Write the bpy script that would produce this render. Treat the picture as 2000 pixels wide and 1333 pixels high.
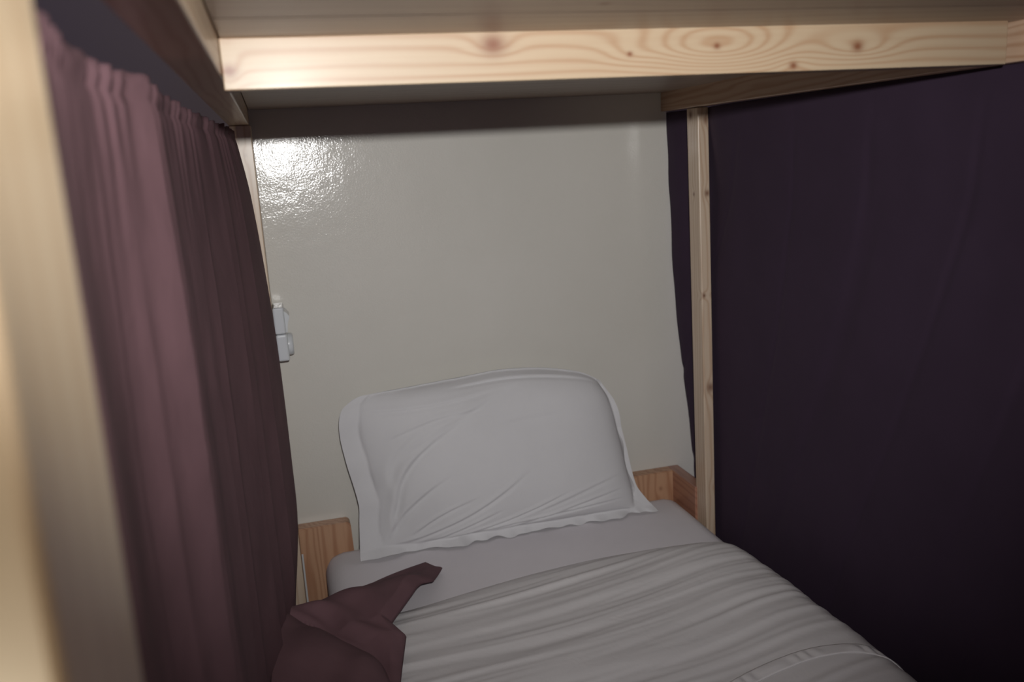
import bpy, bmesh, math, random
from mathutils import Vector, Matrix, noise

# clear
for o in list(bpy.data.objects):
    bpy.data.objects.remove(o)
SC = bpy.context.scene
COL = SC.collection
H = 1.35          # eye height above the floor; shapes below are written relative to eye level

# ------------------------------------------------------------------ camera
cam_d = bpy.data.cameras.new('camera')
cam = bpy.data.objects.new('camera', cam_d)
COL.objects.link(cam)
cam_d.sensor_width = 36
cam_d.lens = 1688.77 * 36 / 2000
right = Vector((0.96327029, -0.26246115, -0.05678465))
down = Vector((-0.10893284, -0.18864032, -0.97598589))
fwd = Vector((0.24544651, 0.94632393, -0.21030225))
up = -down
m = Matrix(((right.x, up.x, -fwd.x, 0), (right.y, up.y, -fwd.y, 0), (right.z, up.z, -fwd.z, H), (0, 0, 0, 1)))
cam.matrix_world = m
cam_d.clip_start = 0.02
cam_d.dof.use_dof = True
cam_d.dof.focus_distance = 1.55
cam_d.dof.aperture_fstop = 4.4
SC.camera = cam

# ------------------------------------------------------------------ world and lights
w = bpy.data.worlds.new('world')
SC.world = w
w.use_nodes = True
bg = w.node_tree.nodes['Background']
bg.inputs[0].default_value = (0.56, 0.44, 0.76, 1)
bg.inputs[1].default_value = 0.10

fl = bpy.data.lights.new('camera_flash', 'SPOT')
fl.energy = 73
fl.color = (1.0, 0.985, 0.965)
fl.spot_size = math.radians(82)
fl.spot_blend = 1.0
fl.shadow_soft_size = 0.011
flo = bpy.data.objects.new('camera_flash', fl)
COL.objects.link(flo)
flo.location = (0.035, -0.06, 0.0975 + H)
aim = Vector((0.25, 0.94, -0.10))
flo.rotation_euler = aim.to_track_quat('-Z', 'Y').to_euler()

rl = bpy.data.lights.new('room_lamp', 'AREA')
rl.energy = 0.6
rl.color = (1.0, 0.80, 0.66)
rl.shape = 'RECTANGLE'
rl.size = 0.35
rl.size_y = 1.1
rlo = bpy.data.objects.new('room_lamp', rl)
COL.objects.link(rlo)
rlo.location = (0.62, -2.6, -0.30 + H)
rlo.rotation_euler = Vector((-0.05, 1, -0.05)).to_track_quat('-Z', 'Y').to_euler()

al = bpy.data.lights.new('post_fill', 'SPOT')  # added warm spot that brightens the near post's front face, not a real lamp
al.energy = 9.0
al.color = (1.0, 0.88, 0.66)
al.spot_size = math.radians(58)
al.spot_blend = 0.9
al.shadow_soft_size = 0.05
alo = bpy.data.objects.new('post_fill', al)
COL.objects.link(alo)
alo.location = (-0.30, -0.22, -0.50 + H)
alo.rotation_euler = Vector((0.16, 0.48, 0.30)).to_track_quat('-Z', 'Y').to_euler()

SC.view_settings.view_transform = 'Standard'
SC.view_settings.look = 'None'
SC.view_settings.gamma = 1
SC.view_settings.use_curve_mapping = False
SC.view_settings.exposure = 0.0

# ------------------------------------------------------------------ materials
def mat(name):
    M = bpy.data.materials.new(name)
    M.use_nodes = True
    nt = M.node_tree
    return M, nt, nt.nodes['Principled BSDF']

def N(nt, t, **kw):
    n = nt.nodes.new(t)
    for k, v in kw.items():
        setattr(n, k, v)
    return n

def ramp(nt, stops):
    r = nt.nodes.new('ShaderNodeValToRGB')
    e = r.color_ramp.elements
    while len(e) < len(stops):
        e.new(0.5)
    for i, (p, c) in enumerate(stops):
        e[i].position = p
        e[i].color = (c[0], c[1], c[2], 1)
    return r

def wood(name, axis, light, dark, knots=(), ring=55.0, warp=0.020, rough=0.42, seed=0.0, coat=0.25, kc=(0.15, 0.055, 0.025), bump=0.15, contrast=1.0):
    """grain runs along axis (0,1,2); knots = (x,y,z, r_along, r_across, ring_strength, core)"""
    M, nt, b = mat(name)
    L = nt.links.new
    tc = N(nt, 'ShaderNodeTexCoord')
    src = tc.outputs['Object']
    def mth(op, a, c=None):
        n = N(nt, 'ShaderNodeMath', operation=op)
        for i, v in enumerate((a, c)):
            if v is None: continue
            if isinstance(v, (int, float)): n.inputs[i].default_value = v
            else: L(v, n.inputs[i])
        return n.outputs[0]
    sc = [1.0, 1.0, 1.0]; sc[axis] = 0.10
    mp = N(nt, 'ShaderNodeMapping'); mp.inputs['Scale'].default_value = sc
    mp.inputs['Location'].default_value = (seed * 1.7, seed * 0.6, seed * 2.3)
    L(src, mp.inputs['Vector'])
    n1 = N(nt, 'ShaderNodeTexNoise'); n1.inputs['Scale'].default_value = 14; n1.inputs['Detail'].default_value = 3
    L(mp.outputs[0], n1.inputs['Vector'])
    sp = N(nt, 'ShaderNodeSeparateXYZ'); L(src, sp.inputs[0])
    others = [i for i in range(3) if i != axis]
    base = mth('ADD', mth('MULTIPLY', sp.outputs[others[0]], 0.85), mth('MULTIPLY', sp.outputs[others[1]], 1.0))
    v = mth('ADD', base, mth('MULTIPLY', mth('SUBTRACT', n1.outputs[0], 0.5), warp * 4))
    core = None
    for (kx, ky, kz, ra, rc, st, cs) in knots:
        s2 = [1 / rc, 1 / rc, 1 / rc]; s2[axis] = 1 / ra
        sub = N(nt, 'ShaderNodeVectorMath', operation='SUBTRACT'); L(src, sub.inputs[0]); sub.inputs[1].default_value = (kx, ky, kz)
        mul = N(nt, 'ShaderNodeVectorMath', operation='MULTIPLY'); L(sub.outputs[0], mul.inputs[0]); mul.inputs[1].default_value = s2
        ln = N(nt, 'ShaderNodeVectorMath', operation='LENGTH'); L(mul.outputs[0], ln.inputs[0])
        d = ln.outputs['Value']
        g = mth('POWER', 2.718, mth('MULTIPLY', mth('MULTIPLY', d, d), -1.0))
        v = mth('ADD', v, mth('MULTIPLY', g, st))
        s3 = [1 / cs, 1 / cs, 1 / cs]; s3[axis] = 1 / (cs * 1.25)
        mul2 = N(nt, 'ShaderNodeVectorMath', operation='MULTIPLY'); L(sub.outputs[0], mul2.inputs[0]); mul2.inputs[1].default_value = s3
        ln2 = N(nt, 'ShaderNodeVectorMath', operation='LENGTH'); L(mul2.outputs[0], ln2.inputs[0])
        d2 = ln2.outputs['Value']
        g2 = mth('POWER', 2.718, mth('MULTIPLY', mth('MULTIPLY', d2, d2), -1.6))
        core = g2 if core is None else mth('MAXIMUM', core, g2)
    s = mth('SINE', mth('MULTIPLY', v, ring * 6.283))
    s = mth('MULTIPLY', mth('ADD', s, 1.0), 0.5)
    s = mth('POWER', s, 2.2)
    # fine fibres
    sc2 = [260.0, 260.0, 260.0]; sc2[axis] = 5.0
    mp2 = N(nt, 'ShaderNodeMapping'); mp2.inputs['Scale'].default_value = sc2; L(src, mp2.inputs['Vector'])
    n2 = N(nt, 'ShaderNodeTexNoise'); n2.inputs['Scale'].default_value = 1.0; n2.inputs['Detail'].default_value = 2
    L(mp2.outputs[0], n2.inputs['Vector'])
    n3 = N(nt, 'ShaderNodeTexNoise'); n3.inputs['Scale'].default_value = 5.0; L(mp.outputs[0], n3.inputs['Vector'])
    tot = mth('ADD', mth('MULTIPLY', s, 0.62 * contrast), mth('ADD', mth('MULTIPLY', mth('SUBTRACT', n2.outputs[0], 0.35), 0.35), mth('MULTIPLY', mth('SUBTRACT', n3.outputs[0], 0.4), 0.5)))
    r = ramp(nt, [(0.0, light), (0.9, dark)])
    L(tot, r.inputs[0])
    out = r.outputs[0]
    if core is not None:
        mx = N(nt, 'ShaderNodeMix', data_type='RGBA')
        L(core, mx.inputs[0]); L(out, mx.inputs[6]); mx.inputs[7].default_value = (*kc, 1)
        out = mx.outputs[2]
    L(out, b.inputs['Base Color'])
    b.inputs['Roughness'].default_value = rough
    b.inputs['Coat Weight'].default_value = coat
    b.inputs['Coat Roughness'].default_value = 0.22
    bp = N(nt, 'ShaderNodeBump'); bp.inputs['Strength'].default_value = bump; bp.inputs['Distance'].default_value = 0.0006
    L(n2.outputs[0], bp.inputs['Height']); L(bp.outputs[0], b.inputs['Normal'])
    return M

def cloth(name, col, rough=0.9, sheen=0.0, sheen_tint=(1, 1, 1), weave=900.0, bs=0.12, big=0.0, bigscale=14.0, vary=0.06):
    M, nt, b = mat(name)
    L = nt.links.new
    tc = N(nt, 'ShaderNodeTexCoord')
    n1 = N(nt, 'ShaderNodeTexNoise'); n1.inputs['Scale'].default_value = 9; n1.inputs['Detail'].default_value = 4
    L(tc.outputs['Object'], n1.inputs['Vector'])
    c0 = tuple(c * (1 - vary) for c in col); c1 = tuple(min(1, c * (1 + vary)) for c in col)
    r = ramp(nt, [(0.3, c0), (0.7, c1)]); L(n1.outputs[0], r.inputs[0]); L(r.outputs[0], b.inputs['Base Color'])
    b.inputs['Roughness'].default_value = rough
    b.inputs['Specular IOR Level'].default_value = 0.2
    b.inputs['Sheen Weight'].default_value = sheen
    b.inputs['Sheen Roughness'].default_value = 0.45
    b.inputs['Sheen Tint'].default_value = (*sheen_tint, 1)
    n2 = N(nt, 'ShaderNodeTexNoise'); n2.inputs['Scale'].default_value = weave; n2.inputs['Detail'].default_value = 1
    L(tc.outputs['Object'], n2.inputs['Vector'])
    bp = N(nt, 'ShaderNodeBump'); bp.inputs['Strength'].default_value = bs; bp.inputs['Distance'].default_value = 0.0004
    L(n2.outputs[0], bp.inputs['Height'])
    last = bp
    if big:
        n3 = N(nt, 'ShaderNodeTexNoise'); n3.inputs['Scale'].default_value = bigscale; n3.inputs['Detail'].default_value = 5; n3.inputs['Distortion'].default_value = 0.6
        L(tc.outputs['Object'], n3.inputs['Vector'])
        b2 = N(nt, 'ShaderNodeBump'); b2.inputs['Strength'].default_value = big; b2.inputs['Distance'].default_value = 0.01
        L(n3.outputs[0], b2.inputs['Height']); L(bp.outputs[0], b2.inputs['Normal'])
        last = b2
    L(last.outputs[0], b.inputs['Normal'])
    return M

def plain(name, col, rough=0.5, metal=0.0, coat=0.0):
    M, nt, b = mat(name)
    b.inputs['Base Color'].default_value = (*col, 1)
    b.inputs['Roughness'].default_value = rough
    b.inputs['Metallic'].default_value = metal
    b.inputs['Coat Weight'].default_value = coat
    n = N(nt, 'ShaderNodeTexNoise'); n.inputs['Scale'].default_value = 60
    mr = N(nt, 'ShaderNodeMapRange'); mr.inputs[3].default_value = max(0.02, rough - 0.06); mr.inputs[4].default_value = min(1, rough + 0.06)
    nt.links.new(n.outputs[0], mr.inputs[0]); nt.links.new(mr.outputs[0], b.inputs['Roughness'])
    return M

PL, PD = (0.66, 0.49, 0.31), (0.45, 0.24, 0.11)
M_slat = wood('pine_slat', 0, (0.36, 0.28, 0.19), (0.265, 0.155, 0.085), knots=[
    (0.236, 0.917, 0.1135, 0.026, 0.012, 0.018, 0.014), (0.494, 0.917, 0.1060, 0.085, 0.024, 0.075, 0.0045),
    (0.389, 0.917, 0.1000, 0.030, 0.012, 0.012, 0.0035), (0.591, 0.917, 0.0820, 0.022, 0.010, -0.014, 0.0055),
    (0.676, 0.917, 0.1010, 0.050, 0.014, 0.034, 0.0075), (-0.030, 0.917, 0.0950, 0.012, 0.02, 0.015, 0.008)], ring=72, warp=0.010, rough=0.5, coat=0.12, contrast=0.75)
M_beamL = wood('pine_left_beam', 1, (0.55, 0.42, 0.28), (0.42, 0.26, 0.15), ring=80, seed=2)
M_beamR = wood('pine_right_beam', 1, (0.52, 0.36, 0.25), (0.38, 0.22, 0.13), ring=80, seed=5)
M_deck = wood('pine_deck', 0, (0.36, 0.28, 0.22), (0.25, 0.18, 0.14), knots=[(0.30, 0.76, 0.126, 0.03, 0.006, 0.01, 0.006), (0.62, 0.74, 0.126, 0.03, 0.006, 0.01, 0.007)], ring=38, warp=0.03, seed=9, rough=0.5, contrast=0.6)
M_postN = wood('pine_near_post', 2, (0.57, 0.45, 0.30), (0.46, 0.32, 0.19), ring=42, seed=3, contrast=0.6)
M_postL = wood('pine_left_post', 2, (0.64, 0.52, 0.39), (0.50, 0.35, 0.23), knots=[(-0.05, 1.9, 0.03, 0.02, 0.01, 0.01, 0.005)], ring=70, seed=4)
M_postR = wood('pine_right_post', 2, (0.60, 0.475, 0.36), (0.46, 0.31, 0.21), knots=[
    (0.944, 1.800, -0.110, 0.020, 0.012, 0.012, 0.008), (0.924, 1.83, -0.112, 0.016, 0.010, 0.01, 0.005), (0.932, 1.800, -0.344, 0.012, 0.02, 0.012, 0.005),
    (0.944, 1.800, -0.565, 0.024, 0.016, 0.012, 0.012), (0.944, 1.80, 0.052, 0.02, 0.016, 0.01, 0.011), (0.945, 1.80, -0.815, 0.016, 0.012, 0.01, 0.006), (0.924, 1.84, 0.065, 0.02, 0.02, 0.01, 0.010)], ring=75, seed=6, coat=0.5)
M_hb = wood('varnished_headboard', 2, (0.52, 0.31, 0.19), (0.37, 0.18, 0.10), knots=[(0.888, 1.96, -0.875, 0.012, 0.012, 0.01, 0.006)], ring=60, warp=0.03, seed=8, coat=0.12, rough=0.5)
M_rail = wood('varnished_rail', 1, (0.40, 0.20, 0.13), (0.28, 0.12, 0.08), ring=60, seed=11, coat=0.5)
M_curL = cloth('plum_curtain_cloth', (0.160, 0.088, 0.100), sheen=0.0, big=0.12, bigscale=22, vary=0.12)
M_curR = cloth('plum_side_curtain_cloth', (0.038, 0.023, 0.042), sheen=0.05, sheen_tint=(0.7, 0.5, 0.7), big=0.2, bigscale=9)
M_sheet = cloth('white_sheet_cloth', (0.76, 0.73, 0.76), big=0.10, bigscale=6, vary=0.02)
M_duv = cloth('white_cover_cloth', (0.72, 0.70, 0.705), big=0.16, bigscale=16, vary=0.02)
M_pil = cloth('white_pillow_cloth', (0.62, 0.615, 0.63), big=0.14, bigscale=18, vary=0.02)
M_plastic = plain('white_plastic', (0.60, 0.62, 0.64), 0.28, coat=0.3)
M_dark = plain('dark_gap', (0.03, 0.025, 0.03), 0.6)
M_steel = plain('steel', (0.65, 0.65, 0.66), 0.3, 1.0)
M_floor = plain('grey_floor', (0.16, 0.12, 0.11), 0.5)

def wall_mat():
    M, nt, b = mat('glossy_cream_paint')
    L = nt.links.new
    tc = N(nt, 'ShaderNodeTexCoord')
    n1 = N(nt, 'ShaderNodeTexNoise'); n1.inputs['Scale'].default_value = 3; n1.inputs['Detail'].default_value = 5
    L(tc.outputs['Object'], n1.inputs['Vector'])
    r = ramp(nt, [(0.3, (0.60, 0.58, 0.53)), (0.7, (0.63, 0.61, 0.565))]); L(n1.outputs[0], r.inputs[0]); L(r.outputs[0], b.inputs['Base Color'])
    b.inputs['Roughness'].default_value = 0.55
    b.inputs['Specular IOR Level'].default_value = 0.3
    b.inputs['Coat Weight'].default_value = 0.75
    b.inputs['Coat Roughness'].default_value = 0.12
    n2 = N(nt, 'ShaderNodeTexNoise'); n2.inputs['Scale'].default_value = 240; n2.inputs['Detail'].default_value = 2.5
    L(tc.outputs['Object'], n2.inputs['Vector'])
    n3 = N(nt, 'ShaderNodeTexNoise'); n3.inputs['Scale'].default_value = 12; n3.inputs['Detail'].default_value = 3
    L(tc.outputs['Object'], n3.inputs['Vector'])
    b1 = N(nt, 'ShaderNodeBump'); b1.inputs['Strength'].default_value = 0.25; b1.inputs['Distance'].default_value = 0.0012
    L(n2.outputs[0], b1.inputs['Height'])
    b2 = N(nt, 'ShaderNodeBump'); b2.inputs['Strength'].default_value = 0.15; b2.inputs['Distance'].default_value = 0.01
    L(n3.outputs[0], b2.inputs['Height']); L(b1.outputs[0], b2.inputs['Normal'])
    L(b2.outputs[0], b.inputs['Coat Normal'])
    L(b2.outputs[0], b.inputs['Normal'])
    return M
M_wall = wall_mat()

# ------------------------------------------------------------------ helpers
def link(name, bm, material, parent=None, smooth=False, base=None):
    """bm is in eye-level coordinates; base = thing base point (eye-level coords)"""
    me = bpy.data.meshes.new(name)
    bmesh.ops.recalc_face_normals(bm, faces=bm.faces)
    bm.to_mesh(me); bm.free()
    if smooth:
        for p in me.polygons: p.use_smooth = True
    me.materials.append(material)
    o = bpy.data.objects.new(name, me)
    COL.objects.link(o)
    if parent is not None:
        root = parent
        off = Vector((0, 0, 0))
        while root is not None:
            off += root.location
            root = root.parent
        o.parent = parent
        o.location = Vector((0, 0, H)) - off
    else:
        o.location = (0, 0, H)
    return o

def empty(name, loc):
    o = bpy.data.objects.new(name, None); COL.objects.link(o)
    o.empty_display_size = 0.1
    o.location = (loc[0], loc[1], loc[2] + H)
    return o

def tag(o, label, cat, group=None, kind=None):
    o['label'] = label; o['category'] = cat
    if group: o['group'] = group
    if kind: o['kind'] = kind
    return o

def hexa(bm, c, bev=0.002, seg=2):
    """c: 8 corners, bottom 4 (ccw) then top 4"""
    vs = [bm.verts.new(p) for p in c]
    fs = [(0, 3, 2, 1), (4, 5, 6, 7), (0, 1, 5, 4), (1, 2, 6, 5), (2, 3, 7, 6), (3, 0, 4, 7)]
    faces = [bm.faces.new([vs[i] for i in f]) for f in fs]
    if bev:
        es = list({e for f in faces for e in f.edges})
        bmesh.ops.bevel(bm, geom=es, offset=bev, segments=seg, profile=0.5, affect='EDGES')
    return bm

def box(x0, x1, y0, y1, z0, z1, bev=0.002, bm=None, seg=2):
    bm = bm or bmesh.new()
    return hexa(bm, [(x0, y0, z0), (x1, y0, z0), (x1, y1, z0), (x0, y1, z0), (x0, y0, z1), (x1, y0, z1), (x1, y1, z1), (x0, y1, z1)], bev, seg)

def grid(nu, nv, fn, bm=None):
    bm = bm or bmesh.new()
    V = [[bm.verts.new(fn(i / nu, j / nv)) for j in range(nv + 1)] for i in range(nu + 1)]
    for i in range(nu):
        for j in range(nv):
            bm.faces.new((V[i][j], V[i + 1][j], V[i + 1][j + 1], V[i][j + 1]))
    return bm

def sstep(a, b, x):
    t = max(0.0, min(1.0, (x - a) / (b - a)))
    return t * t * (3 - 2 * t)

def lin(pts, x):
    if x <= pts[0][0]: return pts[0][1]
    for (a, va), (b, vb) in zip(pts, pts[1:]):
        if x <= b:
            return va + (vb - va) * (x - a) / (b - a)
    return pts[-1][1]

def smo(pts, x):
    """smooth (Catmull-Rom) interpolation of (x, value) points"""
    n = len(pts)
    if x <= pts[0][0]: return pts[0][1]
    if x >= pts[-1][0]: return pts[-1][1]
    for i in range(n - 1):
        if x <= pts[i + 1][0]:
            p0 = pts[max(i - 1, 0)]; p1 = pts[i]; p2 = pts[i + 1]; p3 = pts[min(i + 2, n - 1)]
            h = p2[0] - p1[0]; t = (x - p1[0]) / h
            m1 = (p2[1] - p0[1]) / max(1e-9, p2[0] - p0[0]) * h
            m2 = (p3[1] - p1[1]) / max(1e-9, p3[0] - p1[0]) * h
            return (2 * t**3 - 3 * t * t + 1) * p1[1] + (t**3 - 2 * t * t + t) * m1 + (-2 * t**3 + 3 * t * t) * p2[1] + (t**3 - t * t) * m2

def nz(x, y, z=0.0):
    return noise.noise(Vector((x, y, z)))

def solid(o, th, off=0):
    md = o.modifiers.new('thickness', 'SOLIDIFY'); md.thickness = th; md.offset = off
    return o

# ------------------------------------------------------------------ setting
o = link('wall_back', box(-2.2, 2.6, 2.0, 2.12, -H, 1.25, 0), M_wall); o['kind'] = 'structure'
o = link('floor', box(-2.2, 2.6, -3.2, 2.12, -H - 0.1, -H, 0), M_floor); o['kind'] = 'structure'

# ------------------------------------------------------------------ bunk bed
bunk = tag(empty('bunk_bed', (0.44, 1.0, -H)), 'pale pine bunk bed frame, lower berth seen from inside, set against the cream wall', 'bunk bed')
def part(name, bm, M, label=None, smooth=False, parent=None):
    p = link(name, bm, M, parent or bunk, smooth)
    if label: p['label'] = label
    return p

# upper deck: boards across the bunk
part('deck_board', box(-0.036, 0.924, 0.806, 2.0, 0.126, 0.144, 0.0015), M_deck)
part('deck_board', box(-0.036, 0.935, 0.10, 0.803, 0.126, 0.144, 0.0015), M_deck)
# cross slat under the deck, lit by the flash
part('cross_slat', hexa(bmesh.new(), [(-0.0365, 0.917, 0.0770), (0.889, 0.917, 0.0750), (0.889, 0.945, 0.0750), (-0.0365, 0.945, 0.0770),
                                     (-0.0365, 0.917, 0.1260), (0.889, 0.917, 0.1275), (0.889, 0.945, 0.1275), (-0.0365, 0.945, 0.1260)], 0.0012), M_slat, 'knotty cross slat lit by the flash')
# side beams of the upper berth
part('side_beam', box(-0.077, -0.037, 0.20, 2.0, 0.091, 0.235, 0.002), M_beamL)
part('side_beam', hexa(bmesh.new(), [(0.890, 0.20, 0.074), (0.932, 0.20, 0.074), (0.965, 2.0, 0.082), (0.925, 2.0, 0.082),
                                    (0.890, 0.20, 0.235), (0.932, 0.20, 0.235), (0.965, 2.0, 0.235), (0.925, 2.0, 0.235)], 0.002), M_beamR)
# posts
part('post', box(-0.175, -0.075, 0.257, 0.358, -H, 0.60, 0.004, seg=3), M_postN, 'nearest post at the left edge, blurred')
part('post', box(-0.078, -0.0335, 1.905, 1.999, -H, 0.0905, 0.002), M_postL)
part('post', hexa(bmesh.new(), [(0.930, 1.782, -H), (0.952, 1.782, -H), (0.952, 1.835, -H), (0.930, 1.835, -H),
                               (0.924, 1.806, 0.080), (0.951, 1.806, 0.080), (0.951, 1.860, 0.080), (0.924, 1.860, 0.080)], 0.0025), M_postR, 'slim knotty right post')
# headboard with a lowered middle
bm = bmesh.new()
prof = [(-0.033, -H + 0.02), (0.926, -H + 0.02), (0.926, -0.830)]
def arc(cx, cz, r, a0, a1, n=6):
    return [(cx + r * math.cos(math.radians(a0 + (a1 - a0) * i / n)), cz + r * math.sin(math.radians(a0 + (a1 - a0) * i / n))) for i in range(n + 1)]
prof += arc(0.822, -0.842, 0.012, 90, 180) + [(0.810, -0.94), (0.088, -0.94)] + arc(0.076, -0.842, 0.012, 0, 90) + [(-0.033, -0.830)]
f0 = [bm.verts.new((x, 1.965, z)) for x, z in prof]
f1 = [bm.verts.new((x, 1.999, z)) for x, z in prof]
bm.faces.new(f0); bm.faces.new(f1[::-1])
n = len(prof)
for i in range(n):
    bm.faces.new((f0[i], f0[(i + 1) % n], f1[(i + 1) % n], f1[i]))
bmesh.ops.bevel(bm, geom=[e for e in bm.edges if all(abs(v.co.y - 1.965) < 1e-5 for v in e.verts)], offset=0.0025, segments=2, affect='EDGES')
part('headboard', bm, M_hb, 'orange varnished headboard')
part('side_rail', box(0.9225, 0.953, 1.838, 1.999, -1.05, -0.829, 0.0025), M_rail, 'orange varnished side rail')
part('side_rail', box(-0.075, -0.035, 0.36, 1.90, -1.16, -1.045, 0.0025), M_rail)
part('base_board', box(-0.033, 0.92, 0.12, 1.963, -1.16, -1.105, 0.002), M_deck)
# pale metal strip in the corner between post and headboard
bm = box(-0.0325, -0.0285, 1.9625, 1.9648, -1.052, -0.892, 0.0004)
st = part('corner_strip', bm, M_plastic, 'thin pale metal corner strip')
bm = bmesh.new()
bmesh.ops.create_cone(bm, cap_ends=True, segments=16, radius1=0.004, radius2=0.0032, depth=0.003, matrix=Matrix.Translation((-0.027, 1.9625, -1.062)) @ Matrix.Rotation(math.pi / 2, 4, 'X'))
part('screw', bm, M_steel, None, True, st)

# ------------------------------------------------------------------ switch and socket on the left back post
sw = tag(empty('wall_switch', (-0.02, 1.94, -0.352)), 'white surface-mounted light switch directly above the socket', 'switch')
link('switch_box', box(-0.0330, -0.0095, 1.905, 1.985, -0.3515, -0.293, 0.004, seg=3), M_plastic, sw)
bm = bmesh.new()
pr = [(-0.0100, -0.3505), (-0.0100, -0.303), (-0.0055, -0.306), (0.0015, -0.316), (-0.0045, -0.330), (-0.0060, -0.3495)]
a = [bm.verts.new((x, 1.915, z)) for x, z in pr]; b_ = [bm.verts.new((x, 1.975, z)) for x, z in pr]
bm.faces.new(a); bm.faces.new(b_[::-1])
for i in range(len(pr)): bm.faces.new((a[i], a[(i + 1) % 6], b_[(i + 1) % 6], b_[i]))
bmesh.ops.bevel(bm, geom=bm.edges[:], offset=0.0008, segments=2, affect='EDGES')
link('rocker', bm, M_plastic, sw)
sk = tag(empty('wall_socket', (-0.02, 1.94, -0.412)), 'white surface-mounted power socket directly below the light switch', 'socket')
link('socket_box', box(-0.0330, -0.0075, 1.905, 1.985, -0.412, -0.3525, 0.005, seg=3), M_plastic, sk)
bm = bmesh.new()
ring = [(-0.0080, 0.0245), (-0.0010, 0.0245), (0.0028, 0.0220), (0.0032, 0.0205), (0.0010, 0.0190), (-0.004, 0.0185), (-0.004, 0.0)]
prev = None; SEG = 32
rows = []
for x, r in ring:
    rows.append([bm.verts.new((x, 1.945 + r * math.cos(2 * math.pi * k / SEG), -0.3815 + r * math.sin(2 * math.pi * k / SEG))) for k in range(SEG)] if r else None)
for ra, rb in zip(rows, rows[1:]):
    if rb is None:
        bm.faces.new(ra)
    else:
        for k in range(SEG): bm.faces.new((ra[k], ra[(k + 1) % SEG], rb[(k + 1) % SEG], rb[k]))
link('socket_ring', bm, M_plastic, sk, True)

# ------------------------------------------------------------------ mattress
def superbox(x0, x1, y0, y1, z0, z1, r, nu=60, nv=90):
    bm = box(x0, x1, y0, y1, z0, z1, r, seg=7)
    return bm
bm = superbox(0.018, 0.921, 0.14, 1.958, -1.100, -0.885, 0.045)
bmesh.ops.subdivide_edges(bm, edges=[e for e in bm.edges if e.calc_length() > 0.15], cuts=24, use_grid_fill=True)
for v in bm.verts:
    if v.co.z > -0.90:
        v.co.z += 0.004 * nz(v.co.x * 4, v.co.y * 3, 2)
mt = tag(link('mattress', bm, M_sheet, None, True), 'single mattress in a smooth white fitted sheet, bare strip in front of the pillow', 'mattress')

# ------------------------------------------------------------------ bed cover (thin duvet in a white cover)
EDGE = [(0.01, 1.575), (0.17, 1.590), (0.30, 1.618), (0.45, 1.645), (0.62, 1.662), (0.75, 1.655), (0.85, 1.635), (0.93, 1.60)]
def duvet(u, v):
    xs = -0.005 + 0.955 * u
    ye = smo(EDGE, xs)
    y = 0.20 + (ye - 0.20) * v
    # thickness grows away from the folded edge
    de = (1 - v) * (ye - 0.20)
    t = 0.034 * (1 - math.exp(-de / 0.045)) + 0.010 * sstep(0.05, 0.5, de)
    # bulge along the right side
    t += 0.020 * math.exp(-((xs - 0.80) / 0.13) ** 2) * sstep(0.0, 0.12, de)
    # wrinkles across the width, slanting and fanning out
    k = sstep(0.0, 0.03, de)
    q = y - 0.10 * (xs - 0.4) + 0.05 * nz(xs * 2.2, y * 2.0, 4)
    wv = 0.0
    wv += 0.0026 * (1 - 0.45 * sstep(0.3, 0.8, xs)) * (1 - abs(nz(xs * 1.1, q * 16, 1)) * 3.2)
    wv += 0.0013 * (1 - abs(nz(xs * 2.0 + 5, q * 34, 3)) * 3.2)
    wv += 0.0005 * nz(xs * 7, q * 60, 7)
    t += wv * k
    z = -0.885 + max(0.0015, t)
    # fall over both long sides
    x = xs
    if u > 0.885:
        s = (u - 0.885) / 0.115
        a = s * 1.45
        z -= 0.085 * (1 - math.cos(a)) + 0.02 * s * s
        x = 0.840 + 0.078 * math.sin(a) + 0.006 * nz(3, y * 9, 1)
    if u < 0.06:
        s = 1 - u / 0.06
        z -= 0.06 * s * s
    return (x, y, z)
bm = grid(150, 420, duvet)
dv = link('bed_cover', bm, M_duv, None, True)
tag(dv, 'wrinkled white bed cover spread over the lower part of the mattress', 'bed cover')
solid(dv, 0.003, 1)
# gathered hem strip of the cover
def hem(u, v):
    xs = 0.06 + 0.85 * u
    yc = smo([(0, 0.93), (0.35, 1.02), (0.635, 1.085), (0.71, 1.10), (0.80, 1.105), (0.89, 1.095), (0.965, 1.07), (1, 1.05)], u)
    y = yc + (v - 0.5) * 0.026
    uu = (xs + 0.005) / 0.955
    vv = (y - 0.20) / (smo(EDGE, xs) - 0.20)
    p = duvet(uu, vv)
    return (p[0], p[1], p[2] + 0.0030 + 0.0012 * math.sin(u * 165 + 3 * math.sin(u * 47)) * math.sin(math.pi * v) + 0.0015 * math.sin(math.pi * v))
hm = link('gathered_hem', grid(500, 10, hem), M_duv, dv, True)
solid(hm, 0.002, 1)

# ------------------------------------------------------------------ pillow
def boundary(pts):
    """arc-length parametrised polyline -> function(t)"""
    ds = [0.0]
    for a, b2 in zip(pts, pts[1:]): ds.append(ds[-1] + math.dist(a, b2))
    T = [d / ds[-1] for d in ds]
    X = list(zip(T, [p[0] for p in pts])); Z = list(zip(T, [p[1] for p in pts]))
    return lambda t: (smo(X, t), smo(Z, t))
B = boundary([(0.096, -0.880), (0.17, -0.876), (0.245, -0.880), (0.454, -0.879), (0.60, -0.879), (0.715, -0.878), (0.828, -0.881)])
T = boundary([(0.118, -0.522), (0.138, -0.516), (0.25, -0.508), (0.372, -0.500), (0.472, -0.494), (0.573, -0.502), (0.665, -0.523), (0.712, -0.548)])
Lf = boundary([(0.096, -0.880), (0.103, -0.80), (0.106, -0.756), (0.088, -0.655), (0.081, -0.590), (0.090, -0.545), (0.118, -0.522)])
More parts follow.
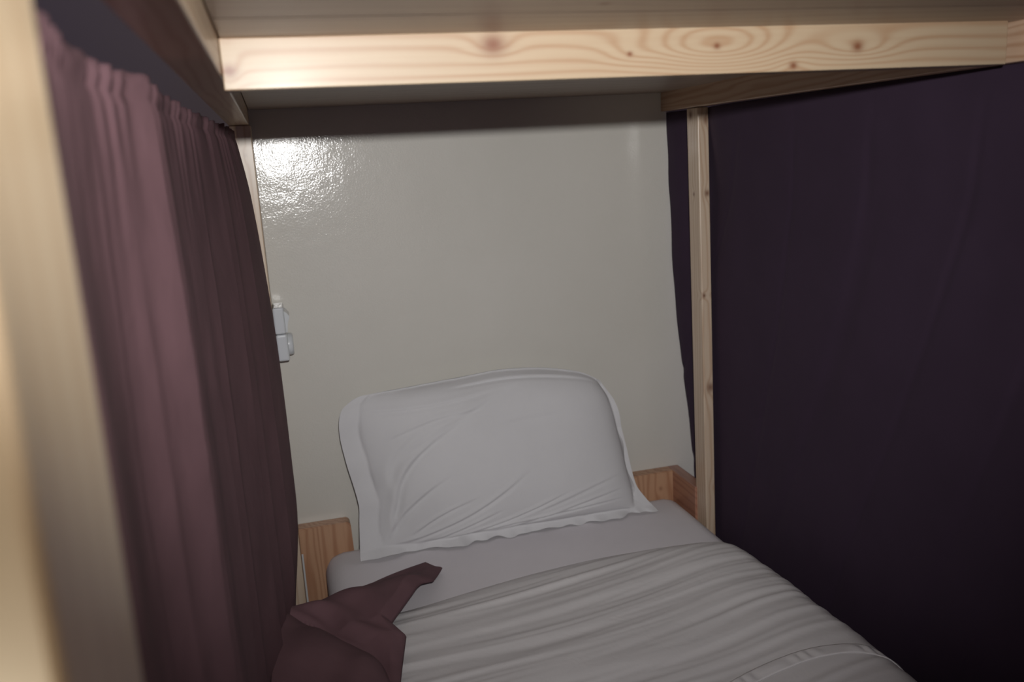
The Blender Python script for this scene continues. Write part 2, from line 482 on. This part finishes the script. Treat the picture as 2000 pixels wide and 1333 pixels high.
Rt = boundary([(0.828, -0.881), (0.800, -0.845), (0.780, -0.81), (0.762, -0.70), (0.742, -0.60), (0.712, -0.548)])
def coons(u, v):
    b0 = B(u); t0 = T(u); l0 = Lf(v); r0 = Rt(v)
    c00 = B(0); c10 = B(1); c01 = T(0); c11 = T(1)
    return [(1 - v) * b0[i] + v * t0[i] + (1 - u) * l0[i] + u * r0[i] - ((1 - u) * (1 - v) * c00[i] + u * (1 - v) * c10[i] + (1 - u) * v * c01[i] + u * v * c11[i]) for i in (0, 1)]
def pplane(x, z, d):
    t = (z + 0.875) / 0.375
    return Vector((x, 1.862 + 0.066 * t - d * 0.983, z - d * 0.12 * 0))
CREASES = [  # (u0,v0,u1,v1,width,depth,bend)
    (0.11, 0.16, 0.45, 0.78, 0.016, 0.0045, 0.10), (0.10, 0.10, 0.33, 0.46, 0.014, 0.0035, 0.04),
    (0.14, 0.05, 0.60, 0.42, 0.012, 0.0030, -0.03), (0.30, 0.04, 0.72, 0.26, 0.010, 0.0040, -0.02),
    (0.36, 0.05, 0.90, 0.16, 0.009, 0.0045, 0.0), (0.50, 0.05, 0.93, 0.24, 0.010, 0.0028, 0.0),
    (0.20, 0.60, 0.62, 0.90, 0.02, 0.0025, 0.02), (0.12, 0.40, 0.30, 0.76, 0.02, 0.0022, 0.05),
    (0.40, 0.945, 0.96, 0.955, 0.010, 0.0035, 0.0), (0.10, 0.86, 0.60, 0.90, 0.014, 0.0018, -0.02), (0.55, 0.70, 0.78, 0.74, 0.02, 0.0012, 0.0),
    (0.60, 0.15, 0.94, 0.34, 0.012, 0.0018, 0.0), (0.18, 0.12, 0.40, 0.30, 0.010, 0.0028, 0.02),
    (0.25, 0.05, 0.48, 0.20, 0.009, 0.003, 0.0), (0.16, 0.70, 0.50, 0.80, 0.014, 0.002, 0.03)]
def crease(u, v):
    s = 0.0
    for (a, b2, c, d, wd, dp, bend) in CREASES:
        L2 = (c - a) ** 2 + (d - b2) ** 2; L = math.sqrt(L2)
        t = ((u - a) * (c - a) + (v - b2) * (d - b2)) / L2
        if -0.15 < t < 1.15:
            n_ = ((u - a) * -(d - b2) + (v - b2) * (c - a)) / L + bend * math.sin(math.pi * max(0, min(1, t))) * -1
            env = sstep(-0.1, 0.15, t) * (1 - sstep(0.6, 1.1, t))
            s += dp * env * (math.exp(-((n_ - wd) / wd) ** 2) - 1.2 * math.exp(-((n_ + wd * 0.4) / (wd * 0.8)) ** 2))
    return s
UL, VB, VT = 0.066, 0.045, 0.988
def ur(v): return 0.978 - 0.05 * (1 - sstep(0.0, 0.25, v))
def thick(u, v):
    UR = ur(v)
    a = (u - UL) / (UR - UL) * 2 - 1; c = (v - VB) / (VT - VB) * 2 - 1
    if abs(a) >= 1 or abs(c) >= 1: return 0.0
    ea = 2.4 if a < 0 else 5.0
    e = (1 - abs(a) ** ea) ** 0.62 * (1 - abs(c) ** (2.6 if c < 0 else 3.5)) ** 0.60
    return 0.052 * e
def pil_front(u, v):
    x, z = coons(u, v)
    t = thick(u, v)
    fl = 0.0
    if t < 0.004:  # flange ripples
        fl = 0.0025 * math.sin(v * 24 + 2 * u) * (1 if u > ur(v) or u < UL else 0) + 0.004 * nz(u * 16, v * 7, 5)
    if v < VB:
        k = (VB - v) / VB
        z += k * (0.006 * nz(u * 9, 3, 1) + 0.004 * nz(u * 24, 1, 5))
        fl += 0.010 * k + k * (0.022 * nz(u * 8, 7, 2) + 0.010 * nz(u * 26, 5, 2))
    if u > ur(v):
        k = (u - ur(v)) / (1 - ur(v))
        fl += -0.012 * k * (1 - v) + 0.010 * math.sin(v * 9 + 1) * k
    d = t + 0.003 + fl + crease(u, v) * (0.3 if t < 0.002 else 1.0) + 0.003 * nz(u * 5, v * 4, 1) * min(1, t / 0.02)
    return pplane(x, max(z, -0.8825), d)
def pil_back(u, v):
    x, z = coons(u, v)
    t = thick(u, v)
    return pplane(x, max(z, -0.8825), -t * 0.75 - 0.0005)
bm = grid(190, 130, pil_front)
grid(60, 40, pil_back, bm)
pl = link('pillow', bm, M_pil, None, True)
tag(pl, 'white pillow in a flanged pillowcase, propped upright against the wall', 'pillow')

# ------------------------------------------------------------------ left curtain (plum, gathered, its end lying on the bed)
RID = [(0.612, 0.004), (0.692, 0.005), (0.772, 0.010), (0.862, 0.005), (0.925, 0.003), (1.035, 0.009), (1.175, 0.005), (1.335, 0.008), (1.44, 0.003), (1.56, 0.006)]
PAN = [(0.34, 0.024), (0.40, 0.020), (0.50, 0.004), (0.60, -0.009), (0.64, -0.009), (0.69, -0.004), (0.72, 0.002), (0.77, 0.010), (0.80, 0.008), (0.86, 0.009), (0.95, 0.008), (1.02, 0.009), (1.08, 0.004), (1.18, 0.005), (1.32, 0.006), (1.38, 0.001), (1.56, 0.002), (1.87, 0.0)]
def base_x(y, z):
    # edge bulges into the berth lower down
    e = smo([(-1.10, -0.055), (-0.98, -0.058), (-0.88, -0.048), (-0.76, -0.031), (-0.64, -0.029), (-0.42, -0.030), (-0.29, -0.034), (-0.05, -0.049), (0.07, -0.066)], z)
    k = sstep(1.0, 1.87, y)
    return -0.104 + (e + 0.104) * k
def curt(u, v):
    # u along the wire, v downwards
    y = 0.364 + 1.506 * u
    ztop = 0.0775 + 0.0008 * math.sin(y * 150) + 0.001 * math.sin(y * 61)
    z = ztop - (1.03 + ztop) * v
    d = ztop - z
    yy = y + 0.022 * nz(y * 1.6, z * 1.3, 3) * sstep(0, 0.5, v)
    f = smo(PAN, yy) * (0.80 + 0.35 * sstep(0, 0.25, v))
    for c, dp in RID:   # each fold swells gently, then drops away behind its ridge
        t = yy - c
        if -0.25 < t < 0.12:
            m_ = dp * (0.8 + 0.6 * nz(c * 9, z * 2.2, 2))
            wl = 0.040 + 0.3 * dp * 10 * 0.1
            f += m_ * (math.exp(t / wl) if t < 0 else math.exp(-(t / (0.010 + c * 0.008)) ** 2))
    top = math.exp(-d / 0.05)
    f += 0.0022 * top * math.sin(y * 140 + 3 * math.sin(y * 37))
    f += 0.0018 * math.exp(-((d - 0.018) / 0.005) ** 2) * -1.5
    f += (0.0014 * nz(y * 10, z * 6, 5) + 0.0008 * nz(y * 24, z * 16, 15)) * (1 - 0.7 * sstep(0.9, 1.4, y))
    fade = 1 - 0.6 * sstep(1.75, 1.87, y)
    return (base_x(y, z) + f * fade, y, z)
bm = grid(620, 130, curt)
def surf(x, y):
    ye = smo(EDGE, x); de = max(0.0, ye - y)
    return -0.881 + 0.046 * sstep(-0.06, 0.10, ye - y) + 0.008 * sstep(0.1, 0.5, de)
# the end of the curtain thrown over the mattress corner
LFT = [(0.0, (-0.040, 1.600)), (0.25, (-0.060, 1.50)), (0.5, (-0.075, 1.38)), (0.75, (-0.085, 1.20)), (1.0, (-0.095, 0.95))]
RGT = [(0.0, (0.234, 1.785)), (0.06, (0.263, 1.735)), (0.15, (0.226, 1.630)), (0.20, (0.198, 1.600)), (0.26, (0.176, 1.555)), (0.44, (0.118, 1.452)), (0.54, (0.138, 1.400)), (0.68, (0.120, 1.318)), (0.85, (0.085, 1.15)), (1.0, (0.05, 0.98))]
def flap(s, t):
    lx = smo([(k, p[0]) for k, p in LFT], t); ly = smo([(k, p[1]) for k, p in LFT], t)
    rx = lin([(k, p[0]) for k, p in RGT], t); ry = lin([(k, p[1]) for k, p in RGT], t)
    x = lx + (rx - lx) * s; y = ly + (ry - ly) * s
    # row 0 bows upwards like the hem of the cloth
    bow = math.sin(math.pi * s) * (1 - t) ** 3
    y += 0.030 * bow; 
    edge = min(1.0, (1 - s) / 0.10) ** 0.6
    et = min(1.0, t / 0.06) ** 0.6
    c = 0.26 + 0.52 * s ** 1.2
    if t < c:
        hgt = 0.026 * math.sin(math.pi * t / c) ** 0.6 * (1 - 0.2 * s) + 0.004 * math.sin(22 * (t / c) - 5 * s) * min(1, 6 * s * (1 - s))
    else:
        hgt = 0.006 * math.sin(9 * t + 11 * s) + 0.056 * math.sin(math.pi * min(1.0, (t - c) / (1.15 - c))) ** 0.55 * (1 - 0.25 * s)
    hgt += 0.004 + 0.006 * nz(s * 2.5, t * 4, 2)
    z = max(surf(x, y), -0.881 + 0.054 * sstep(0.02, 0.26, t)) + 0.003 + max(0.0, hgt) * edge * et
    # cloth rises to the hanging part at the left
    z += 0.02 * (1 - s) ** 6
    return (x, y, z)
grid(90, 150, flap, bm)
cl = link('curtain', bm, M_curL, None, True)
tag(cl, 'gathered plum curtain hanging at the left, its end thrown over the mattress corner', 'curtain')
solid(cl, 0.0016, 0)

# ------------------------------------------------------------------ right curtain
def rcurt(u, v):
    z = 0.079 - 1.38 * v
    yend = smo([(-1.4, 1.86), (-0.90, 1.908), (-0.82, 1.920), (-0.72, 1.934), (-0.62, 1.949), (-0.47, 1.972), (-0.3, 1.985), (0.0, 1.993), (0.1, 1.995)], z) + 0.0015 * math.sin(z * 40)
    y = 0.25 + (yend - 0.25) * u
    # top sits under the beam, lower part outside the rail
    x = 0.937 - 0.020 * (1.0 - (y - 0.25) / 1.74) * (1 - sstep(0, 0.5, v)) + 0.026 * sstep(0.0, 0.16, v)
    x += 0.018 * math.exp(-((y - 1.835) / 0.06) ** 2) * (1 - sstep(0, 0.3, v))
    x -= 0.022 * sstep(1.86, 1.96, y) * (1 - sstep(0.25, 0.62, v)) * sstep(0, 0.14, v)
    x += 0.005 * nz(y * 3.0 + z * 0.8, z * 1.2, 1) + 0.0022 * nz(y * 11 + z * 3, z * 2.5, 6)
    w_ = abs(nz(y * 5 + z * 1.8, z * 1.3 + y, 9))
    x += 0.003 * math.exp(-(w_ / 0.05) ** 2) * sstep(0, 0.1, v)
    return (x, y, z)
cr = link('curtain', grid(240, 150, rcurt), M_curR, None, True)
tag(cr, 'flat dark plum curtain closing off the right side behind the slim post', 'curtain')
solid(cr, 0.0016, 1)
